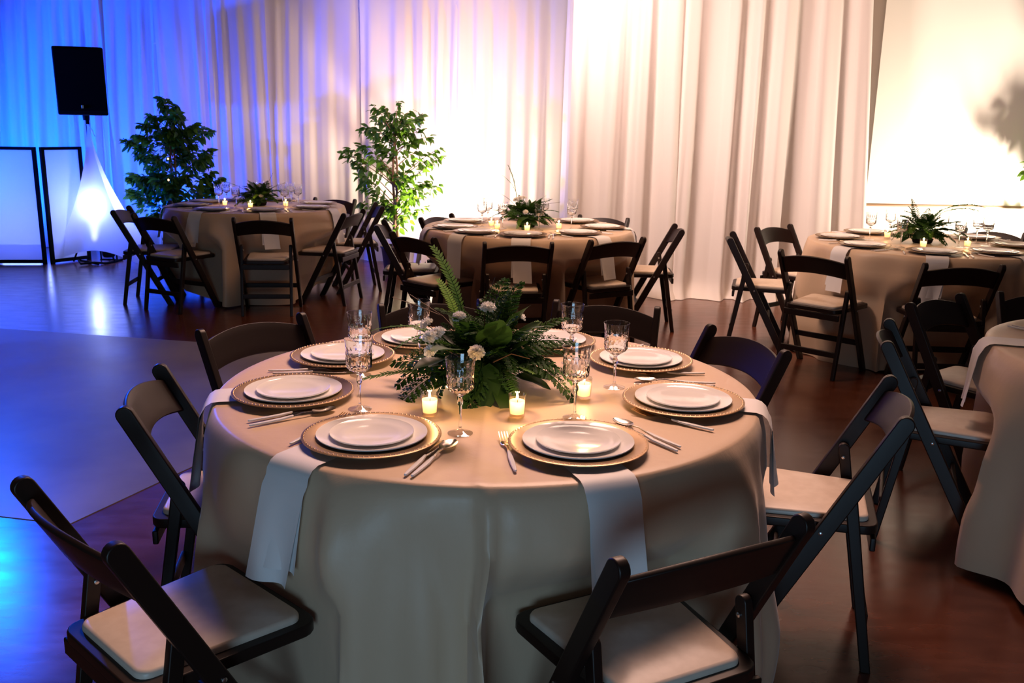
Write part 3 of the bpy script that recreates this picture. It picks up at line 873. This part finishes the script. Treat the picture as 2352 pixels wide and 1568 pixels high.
def centerpiece(key, label, seed, extra, dense=1.0):
    rnd = random.Random(seed)
    cx, cy = TAB[key]
    t = thing('floral_centrepiece', label, 'centrepiece', (cx + extra.get('dx', 0), cy, ZT + .002), 0, 'fern centrepieces with white flowers')
    bowl = [(0, 0), (.055, 0), (.062, .006), (.070, .030), (.066, .030), (.058, .010), (0, .008)]
    obj('bowl', MB().lathe(bowl, 20).mesh('bowl', 'black'), t)
    obj('foam_block', MB().lathe([(.0, .009), (.056, .010), (.060, .05), (.045, .085), (0, .095)], 12).mesh('foam', 'foam'), t)
    def put(me, name, p, az, el, sc=1, roll=0):
        o = obj(name, me, t, p, orient(az, el, roll)); o.scale = (sc, sc, sc); return o
    n = int(22 * dense)
    for i in range(n):      # skirt of leatherleaf
        az = 2 * pi * i / n + rnd.uniform(-.2, .2)
        put(LE[i % 3], 'leatherleaf_frond', (.03 * cos(az), .03 * sin(az), .045 + rnd.random() * .05), az, rnd.uniform(.0, .55), rnd.uniform(.75, 1.08) * extra.get('s', 1), rnd.uniform(-.5, .5))
    n = int(14 * dense)
    for i in range(n):      # upper leatherleaf
        az = 2 * pi * i / n + rnd.uniform(-.3, .3)
        put(LE[(i + 1) % 3], 'leatherleaf_frond', (.02 * cos(az), .02 * sin(az), .085), az, rnd.uniform(.7, 1.3), rnd.uniform(.6, .85) * extra.get('s', 1), rnd.uniform(-.8, .8))
    n = int(11 * dense)
    for i in range(n):
        az = 2 * pi * i / n + rnd.uniform(-.3, .3)
        put(FE[i % 3], 'sword_fern_frond', (.03 * cos(az), .03 * sin(az), .07), az, rnd.uniform(.1, .7), rnd.uniform(.6, .85) * extra.get('s', 1), rnd.uniform(-.4, .4))
    n = int(extra.get('leaves', 30))
    for i in range(n):      # broad leaves over the dome
        az = 2.4 * i + rnd.uniform(-.3, .3); k = i / n
        el0 = -.2 + 1.35 * k
        rr = .095 * cos(el0 * .85) * extra.get('s', 1)
        p = (rr * cos(az), rr * sin(az), .035 + .11 * sin(max(0, el0)) + rnd.random() * .02)
        put(SA[i % 3], 'leaf', p, az + rnd.uniform(-.6, .6), el0 * .8 + rnd.uniform(-.25, .35), rnd.uniform(.75, 1.05) * extra.get('ls', 1), rnd.uniform(-.7, .7))
    for (x, y, z, me, az, el, sc, nm) in extra.get('items', []):
        put(me, nm, (x, y, z), az, el, sc)
    for (x, y, z, j) in extra.get('flowers', []):
        az = math.atan2(y - .02, x + 1e-3)
        o = obj('flower', FL[j % 2], t, (x, y, z)); o.rotation_euler = Vector((x * .8, y - .02, .20)).to_track_quat('Z', 'Y').to_euler(); o.scale = (1.0, 1.0, 1.0)
        base = Vector((x * .3, y * .3, .06)); tip = Vector((x, y, z))
        mb = MB().tube([tuple(base), tuple(base.lerp(tip, .5) + Vector((0, 0, .01))), tuple(tip)], .0012, 4)
        obj('flower_stem', mb.mesh('flower_stem', 'fern_dark'), t)
    for pts in extra.get('twigs', []):
        obj('twig', MB().tube(pts, [.0018 * (1 - .6 * i / len(pts)) for i in range(len(pts))], 5).mesh('twig', 'twig'), t)
    return t

centerpiece('T0', 'large fern and leaf centrepiece with white blooms on the nearest table', 5, {'dx': -.015, 's': 1.02,
  'items': [(-.03, .03, .10, FE[1], R(150), R(68), 1.12, 'sword_fern_frond'), (-.05, .05, .10, FE[1], R(135), R(58), .8, 'sword_fern_frond'), (.03, .08, .12, LE[2], R(60), R(64), .72, 'leatherleaf_frond'), (-.05, -.06, .05, FE[1], R(190), R(4), 1.0, 'sword_fern_frond'), (-.06, .0, .10, FE[0], R(176), R(30), .95, 'sword_fern_frond'), (-.05, .03, .09, FE[2], R(165), R(25), .95, 'sword_fern_frond'),
            (-.05, -.06, .05, LE[0], R(212), R(-2), 1.0, 'leatherleaf_frond'), (.06, .0, .08, LE[0], R(5), R(15), 1.0, 'leatherleaf_frond'), (.07, .03, .09, LE[2], R(18), R(35), .95, 'leatherleaf_frond'), (.06, -.05, .06, LE[1], R(-30), R(14), 1.05, 'leatherleaf_frond'),
            (.08, -.04, .06, LE[1], R(-18), R(16), 1.0, 'leatherleaf_frond'), (.02, .06, .12, LE[2], R(70), R(60), .95, 'leatherleaf_frond'), (.04, .02, .13, LE[2], R(40), R(68), .85, 'leatherleaf_frond'),
            (.02, -.13, .10, SA[2], R(-95), R(-42), 1.1, 'leaf'), (-.01, -.14, .07, SA[0], R(-110), R(-30), 1.0, 'leaf'), (.05, -.13, .06, SA[2], R(-75), R(-25), 1.0, 'leaf'), (-.06, -.12, .13, SA[2], R(-120), R(25), 1.05, 'leaf'),
            (-.01, -.11, .15, SA[2], R(-50), R(55), .8, 'leaf'), (-.10, -.09, .10, SA[0], R(-140), R(0), 1.0, 'leaf'), (.03, -.10, .16, SA[0], R(-80), R(48), 1.0, 'leaf')],
  'flowers': [(-.140, -.15, .174, 0), (-.137, -.165, .140, 1), (-.013, -.19, .144, 0), (.012, -.04, .235, 0), (-.067, -.06, .212, 1), (-.16, -.04, .187, 1), (-.12, -.13, .182, 1), (.10, .05, .19, 1)],
  'twigs': [[(-.03, .02, .1), (-.12, .05, .19), (-.20, .08, .215), (-.275, .1, .235)], [(-.12, .05, .19), (-.22, .07, .25)], [(0, .03, .12), (.0, .07, .22), (.028, .1, .30)], [(.03, -.12, .10), (.08, -.16, .135), (.13, -.17, .125)], [(-.05, -.1, .1), (-.13, -.12, .15), (-.19, -.1, .16)]]})
centerpiece('T1', 'fern centrepiece with one tall upright frond on the middle table', 11, {'dx': -.01, 's': 1.0, 'leaves': 26, 'ls': .72,
  'items': [(-.07, 0, .15, FE[1], R(170), R(82), 1.05, 'sword_fern_frond'), (-.07, -.01, .15, FE[0], R(180), R(80), .95, 'sword_fern_frond'), (.05, -.03, .14, SA[2], R(-20), R(60), 1.0, 'leaf'), (.08, 0, .13, SA[2], R(0), R(50), 1.0, 'leaf'), (-.02, -.1, .08, SA[2], R(-95), R(10), 1.1, 'leaf')],
  'flowers': [(-.08, -.05, .20, 0), (-.05, -.06, .213, 1), (-.01, -.11, .12, 1), (-.025, .0, .21, 0)],
  'twigs': [[(-.03, 0, .1), (-.13, 0, .20), (-.20, 0, .245), (-.27, 0, .288)], [(.03, 0, .1), (.14, 0, .17), (.245, 0, .187)]]}, .8)
centerpiece('T2', 'low fern centrepiece on the table by the dark ficus', 17, {'dx': .02, 's': .9, 'leaves': 26, 'ls': .72,
  'items': [(-.06, 0, .10, FE[1], R(182), R(28), 1.0, 'sword_fern_frond'), (.0, -.05, .13, SA[2], R(170), R(60), 1.0, 'leaf'), (.08, -.08, .10, SA[2], R(-30), R(30), 1.0, 'leaf')],
  'flowers': [(.01, -.03, .17, 0), (.05, -.10, .09, 1)],
  'twigs': [[(.03, 0, .1), (.09, 0, .2), (.135, 0, .284)], [(.03, 0, .1), (.14, 0, .16), (.24, 0, .203)]]}, .8)
centerpiece('T3', 'fern centrepiece with a long arching frond on the table by the white wall', 23, {'dx': -.02, 's': 1.05, 'leaves': 26, 'ls': .72,
  'items': [(.05, 0, .17, FE[0], R(0), R(26), 1.5, 'sword_fern_frond'), (.03, -.03, .16, FE[0], R(-4), R(24), 1.4, 'sword_fern_frond'), (-.05, 0, .15, LE[2], R(120), R(75), .7, 'leatherleaf_frond'), (.08, -.08, .12, SA[2], R(-50), R(20), 1.1, 'leaf'), (.12, -.06, .1, SA[2], R(-40), R(0), 1.1, 'leaf')],
  'flowers': [], 'twigs': []}, .8)

# ------------------------------------------------------------------ ficus trees
FL_ = [leaf_mesh('ficus_leaf', .082, .044, 'leaf', .25, .2, 3, 5), leaf_mesh('ficus_leaf', .074, .040, 'leaf', .5, .3, 3, 5), leaf_mesh('ficus_leaf', .090, .046, 'leaf', .1, .1, 3, 5)]
def ficus(label, loc, tips, seed, per, depth, glow=()):
    rnd = random.Random(seed)
    t = thing('potted_ficus', label, 'tree', loc, 0, 'artificial ficus trees along the drapes')
    pot = [(0, 0), (.12, 0), (.15, .24), (.16, .25), (.16, .27), (.145, .27), (.14, .24), (0, .235)]
    obj('pot', MB().lathe(pot, 24).mesh('pot', 'pot'), t)
    obj('soil', MB().lathe([(0, .25), (.09, .248), (.138, .242)], 20).mesh('soil', 'moss'), t)
    H = 1.35
    for s in (0, 1):
        pts = [(.022 * cos(z * 5 + s * pi), .022 * sin(z * 5 + s * pi), .24 + z * (H - .24)) for z in [i / 14 for i in range(15)]]
        obj('trunk', MB().tube(pts, [.018 * (1 - .55 * i / 14) for i in range(15)], 7).mesh('trunk', 'bark'), t)
    cnt = 0; rest = MB(); tw = MB()
    cand = []
    for i, (tx, tz) in enumerate(tips):
        ty = rnd.uniform(-1, 1) * depth * (1.05 - min(1, abs(tx) / .6) * .6)
        z0 = max(.45, min(H, tz - abs(tx) * .55 - rnd.uniform(0.02, .15)))
        if tz > 1.3: z0 = min(H, tz - .15)
        A = Vector((0, 0, z0)); B = Vector((tx, ty, tz))
        mid = A.lerp(B, .55) + Vector((0, 0, .06))
        C_ = lambda s: A * (1 - s) ** 2 + mid * 2 * s * (1 - s) + B * s * s
        tw.tube([C_(j / 5) for j in range(6)], [.006 * (1 - .8 * j / 5) for j in range(6)], 4)
        ln = max(.3, (B - A).length)
        for j in range(per):
            s = 1 - (j / per) * min(.85, .30 / ln) - rnd.random() * .05
            p = C_(max(.1, s)) + Vector((rnd.uniform(-1, 1), rnd.uniform(-1, 1), rnd.uniform(-1, .8))) * (.012 + (.058 if per < 50 else .085) * (j / per))
            dr = (B - A).normalized()
            az = math.atan2(dr.y, dr.x) + rnd.uniform(-1.3, 1.3); el = rnd.uniform(-1.0, .5)
            cand.append((p, az, el, rnd.uniform(-.9, .9), rnd.uniform(.8, 1.15)))
    cand.sort(key=lambda c: c[0].y)
    step = len(cand) / 295
    pick = set(int(i * step) for i in range(295)) if len(cand) > 295 else set(range(len(cand)))
    for i, (p, az, el, ro, sc) in enumerate(cand):
        rot = orient(az, el, ro)
        if i in pick:
            o = obj('leaf', FL_[i % 3], t, p, rot); o.scale = (sc, sc, sc)
        else:
            me = FL_[i % 3]
            T_ = Matrix.Translation(p) @ rot.to_matrix().to_4x4() @ Matrix.Scale(sc, 4)
            rest.add([v.co for v in me.vertices], [tuple(q.vertices) for q in me.polygons], T_)
    obj('branches', tw.mesh('branches', 'bark'), t)['kind'] = 'stuff'
    if rest.v: obj('foliage', rest.mesh('foliage', 'leaf', recalc=False, angle=180), t)['kind'] = 'stuff'
    return t
TIP2 = [(-0.19, 1.66), (-0.11, 1.65), (0.01, 1.7), (0.15, 1.63), (0.26, 1.58), (0.28, 1.53), (-0.37, 1.41), (-0.33, 1.45), (-0.53, 1.19), (-0.46, 1.24), (-0.42, 1.11), (-0.31, 1.28), (-0.2, 1.28), (-0.07, 1.41), (0.1, 1.42), (0.28, 1.42), (0.36, 1.36), (0.45, 1.25), (0.48, 1.18), (0.36, 1.15), (0.23, 1.21), (0.15, 1.29), (-0.41, 0.96), (-0.39, 0.87), (-0.3, 0.98), (-0.25, 0.81), (-0.16, 1.05), (-0.05, 0.99), (0.12, 1.03), (0.23, 0.99), (0.3, 0.91), (0.45, 0.89), (0.36, 0.93), (0.34, 0.67), (0.23, 0.78), (0.14, 0.86), (-0.37, 0.7), (-0.26, 0.68), (-0.12, 0.73), (-0.04, 0.68), (0.1, 0.6), (0.07, 0.53), (-0.06, 0.59), (0.05, 0.95), (0.19, 0.82), (-0.18, 1.41), (-0.03, 1.54), (0.1, 1.54), (-0.24, 1.56), (-0.12, 1.22), (-0.27, 1.16)]
TIP1 = [(0.02, 1.7), (0.04, 1.63), (-0.1, 1.52), (0.19, 1.53), (-0.18, 1.43), (0.29, 1.42), (-0.44, 1.28), (-0.37, 1.26), (-0.23, 1.32), (0.36, 1.38), (0.39, 1.2), (0.43, 1.14), (-0.34, 1.12), (0.34, 1.07), (-0.25, 1.01), (0.38, 0.96), (0.44, 0.89), (-0.49, 0.92), (-0.44, 0.9), (-0.52, 0.76), (-0.41, 0.74), (-0.27, 0.79), (-0.31, 0.93), (-0.17, 0.93), (0.24, 0.94), (0.18, 0.75), (-0.0, 0.75), (-0.19, 0.7), (-0.1, 0.64), (0.13, 0.62), (0.32, 0.71), (0.04, 1.37), (0.03, 1.2), (-0.07, 1.11), (0.11, 1.11), (0.21, 1.24), (-0.15, 1.24), (0.1, 0.93), (-0.08, 0.88), (0.37, 0.8), (0.1, 1.5), (-0.05, 1.37), (0.18, 1.38), (-0.01, 0.57), (-0.2, 0.52), (0.21, 0.53)]
ficus('slender airy ficus glowing against the bright uplit drape', (-1.207, 9.3, 0), TIP2, 3, 24, .34)
ficus('dense dark bushy ficus against the blue and pink drape', (-3.55, 9.6, 0), TIP1, 8, 62, .42)
ficus('ficus beyond the frame edge by the white wall, one leaf tip showing', (4.98, 8.10, 0), [(-x * 1.0, z) for x, z in TIP2], 12, 24, .3)
# tiny emissive orange specks added inside the dark ficus
for i, (x, y, z) in enumerate([(-3.44, 9.18, 1.105), (-3.45, 9.18, .898)]):
    mb = MB().lathe([(0, -.011), (.007, -.007), (.009, 0), (.006, .008), (0, .011)], 8)
    tag(obj('glow_speck', mb.mesh('speck', 'speck'), None, (x, y, z)), ('upper' if i == 0 else 'lower') + ' tiny glowing orange bulb among the dark ficus leaves', 'speck', 'tiny specks in the dark ficus')

# ------------------------------------------------------------------ speaker, stand, scrim, booth
t = thing('loudspeaker', 'black loudspeaker cabinet tilted above the white scrim against blue drapes', 'speaker', (-4.41, 9.60, 1.52), R(17))
ta = R(4)
T_ = Matrix.Rotation(ta, 4, 'X')
cab = [(-.235, -.17), (.235, -.17), (.185, .17), (-.185, .17)]
obj('cabinet', MB().prism(cab, 0, .66, 'z', T_).mesh('cabinet', 'black', bevel=.015), t)
gr = obj('grille', MB().box((0, -.172, .34), (.44, .012, .60), T_).mesh('grille', 'black_metal', bevel=.004), t)
obj('badge', MB().box((.0, -.180, .085), (.022, .006, .030), T_).mesh('badge', 'badge', bevel=.002), gr)
obj('socket', MB().lathe([(0, -.06), (.03, -.06), (.035, 0), (0, .0)], 16).mesh('socket', 'black'), t)
t = thing('speaker_stand', 'black tripod pole stand inside the white scrim', 'stand', (-4.41, 9.62, 0))
obj('pole', MB().tube([(0, 0, .25), (0, 0, 1.47)], .018, 10).mesh('pole', 'black_metal'), t)
obj('collar', MB().lathe([(.019, 1.0), (.032, 1.0), (.032, 1.07), (.019, 1.07)], 14, closed=False).mesh('collar', 'black'), t)
for i in range(3):
    a = 2 * pi * i / 3 + pi / 2
    obj('leg', MB().tube([(0, 0, .62), (.25 * cos(a), .25 * sin(a), .012)], .009, 8).mesh('leg', 'black_metal'), t)
    obj('brace', MB().tube([(0, 0, .20), (.13 * cos(a), .13 * sin(a), .30)], .006, 6).mesh('brace', 'black_metal'), t)
# scrim: stretched fabric, four corners on the floor
def scrim():
    t = thing('scrim', 'glowing white stretch cone scrim over the speaker stand', 'scrim', (-4.39, 9.58, 0))
    cor = [(-.46, -.08), (.56, -.28), (.50, .34), (-.40, .42)]
    apex = Vector((0, 0, 1.42))
    def fn(u, v):
        k = u * 4; i = int(k) % 4; fr = k - int(k)
        a = Vector((*cor[i], .01)); b_ = Vector((*cor[(i + 1) % 4], .01))
        e = a.lerp(b_, fr)
        sag = 4 * fr * (1 - fr)
        e = Vector((e.x * (1 - .16 * sag), e.y * (1 - .20 * sag), .01 + .13 * sag))
        vv = v
        rr = (1 - vv) ** 1.6 + .022 * vv
        return tuple(Vector((e.x * rr, e.y * rr, e.z + (apex.z - e.z) * vv)))
    obj('fabric', MB().grid(fn, 64, 22, wrap=True).mesh('scrim', 'lycra', recalc=True, angle=60), t)
    obj('tie', MB().tube([(0, -.02, 1.42), (.05, -.03, 1.37), (.075, -.03, 1.30)], .006, 5).mesh('tie', 'lycra'), t)
scrim()
def uplight(name_lab, loc, lens, rz=0):
    t = thing('uplight', name_lab, 'lamp', loc, rz, 'floor uplights')
    obj('housing', MB().lathe([(0, .03), (.05, .03), (.065, .05), (.068, .13), (.062, .13), (.055, .115), (0, .115)], 18).mesh('housing', 'black'), t)
    obj('lens', MB().lathe([(0, .118), (.05, .118), (.054, .116)], 18).mesh('lens', lens), t)
    for s in (-1, 1):
        obj('bracket', MB().box((s * .085, 0, .055), (.006, .03, .11)).mesh('bracket', 'black_metal', bevel=.002), t)
    obj('foot', MB().box((0, 0, .004), (.18, .05, .008)).mesh('foot', 'black_metal', bevel=.002), t)
    return t
uplight('black floor uplight glowing inside the scrim', (-4.36, 9.74, 0), 'lens')
uplight('floor uplight at the foot of the slender ficus drape', (-.82, 9.28, 0), 'lens')
uplight('floor uplight below the white wall', (4.85, 7.62, 0), 'lens')
uplight('blue floor uplight behind the booth panels', (-5.6, 9.72, 0), 'lens_blue')
uplight('blue floor uplight between scrim and dark ficus', (-3.62, 10.0, 0), 'lens_blue')
mb = MB()
mb.tube([(-4.30, 9.35, .012), (-4.42, 9.42, .02), (-4.52, 9.38, .045), (-4.46, 9.30, .02), (-4.34, 9.34, .03), (-4.25, 9.42, .012), (-4.20, 9.70, .012)], .012, 6)
tag(obj('cable_coil', mb.mesh('cable', 'black')), 'black cable bundle on the floor at the scrim hem', 'cable')

def booth_panel(a, b_, label):
    a = Vector(a); b_ = Vector(b_); L_ = (b_ - a).length
    t = thing('booth_panel', label, 'panel', (a.x, a.y, 0), math.atan2(b_.y - a.y, b_.x - a.x), 'light booth facade panels')
    H = 1.19
    for x in (.0175, L_ - .0175):
        obj('post', MB().box((x, 0, H / 2), (.035, .04, H)).mesh('post', 'black_metal', bevel=.003), t)
    obj('rail', MB().box((L_ / 2, 0, H - .015), (L_ - .07, .035, .03)).mesh('rail', 'black_metal', bevel=.003), t)
    obj('rail', MB().box((L_ / 2, 0, .03), (L_ - .07, .035, .035)).mesh('rail', 'black_metal', bevel=.003), t)
    obj('fabric', MB().box((L_ / 2, 0, (.0475 + H - .03) / 2), (L_ - .075, .004, H - .0775)).mesh('fabric', 'lycra', False), t)
    obj('hem_band', MB().box((L_ / 2, .006, .13), (L_ - .075, .004, .15)).mesh('hem_band', 'lycra', False), t)
    for z in (.3, .9):
        obj('hinge', MB().lathe([(0, z - .03), (.008, z - .03), (.008, z + .03), (0, z + .03)], 8, Matrix.Translation((L_, -.02, 0))).mesh('hinge', 'black_metal'), t)
    return t
booth_panel((-6.08, 9.20), (-4.84, 9.36), 'large glowing pale blue fabric booth panel cut by the frame')
booth_panel((-4.80, 9.37), (-4.56, 9.74), 'narrow glowing booth panel folded back beside the scrim')

# paper scrap on the floor
vs = [(0, 0, 0), (.02, .004, .002), (.026, .018, .004), (.012, .014, .0), (.008, .028, .003), (-.004, .016, .001)]
mb = MB(); mb.add(vs, [(0, 1, 3), (1, 2, 3), (0, 3, 5), (3, 4, 5)])
tag(obj('paper_scrap', mb.mesh('scrap', 'paper', False, recalc=False, solid=.0006), None, (1.685, 3.03, .002)), 'tiny torn white paper scrap on the brown floor by a chair foot', 'paper')
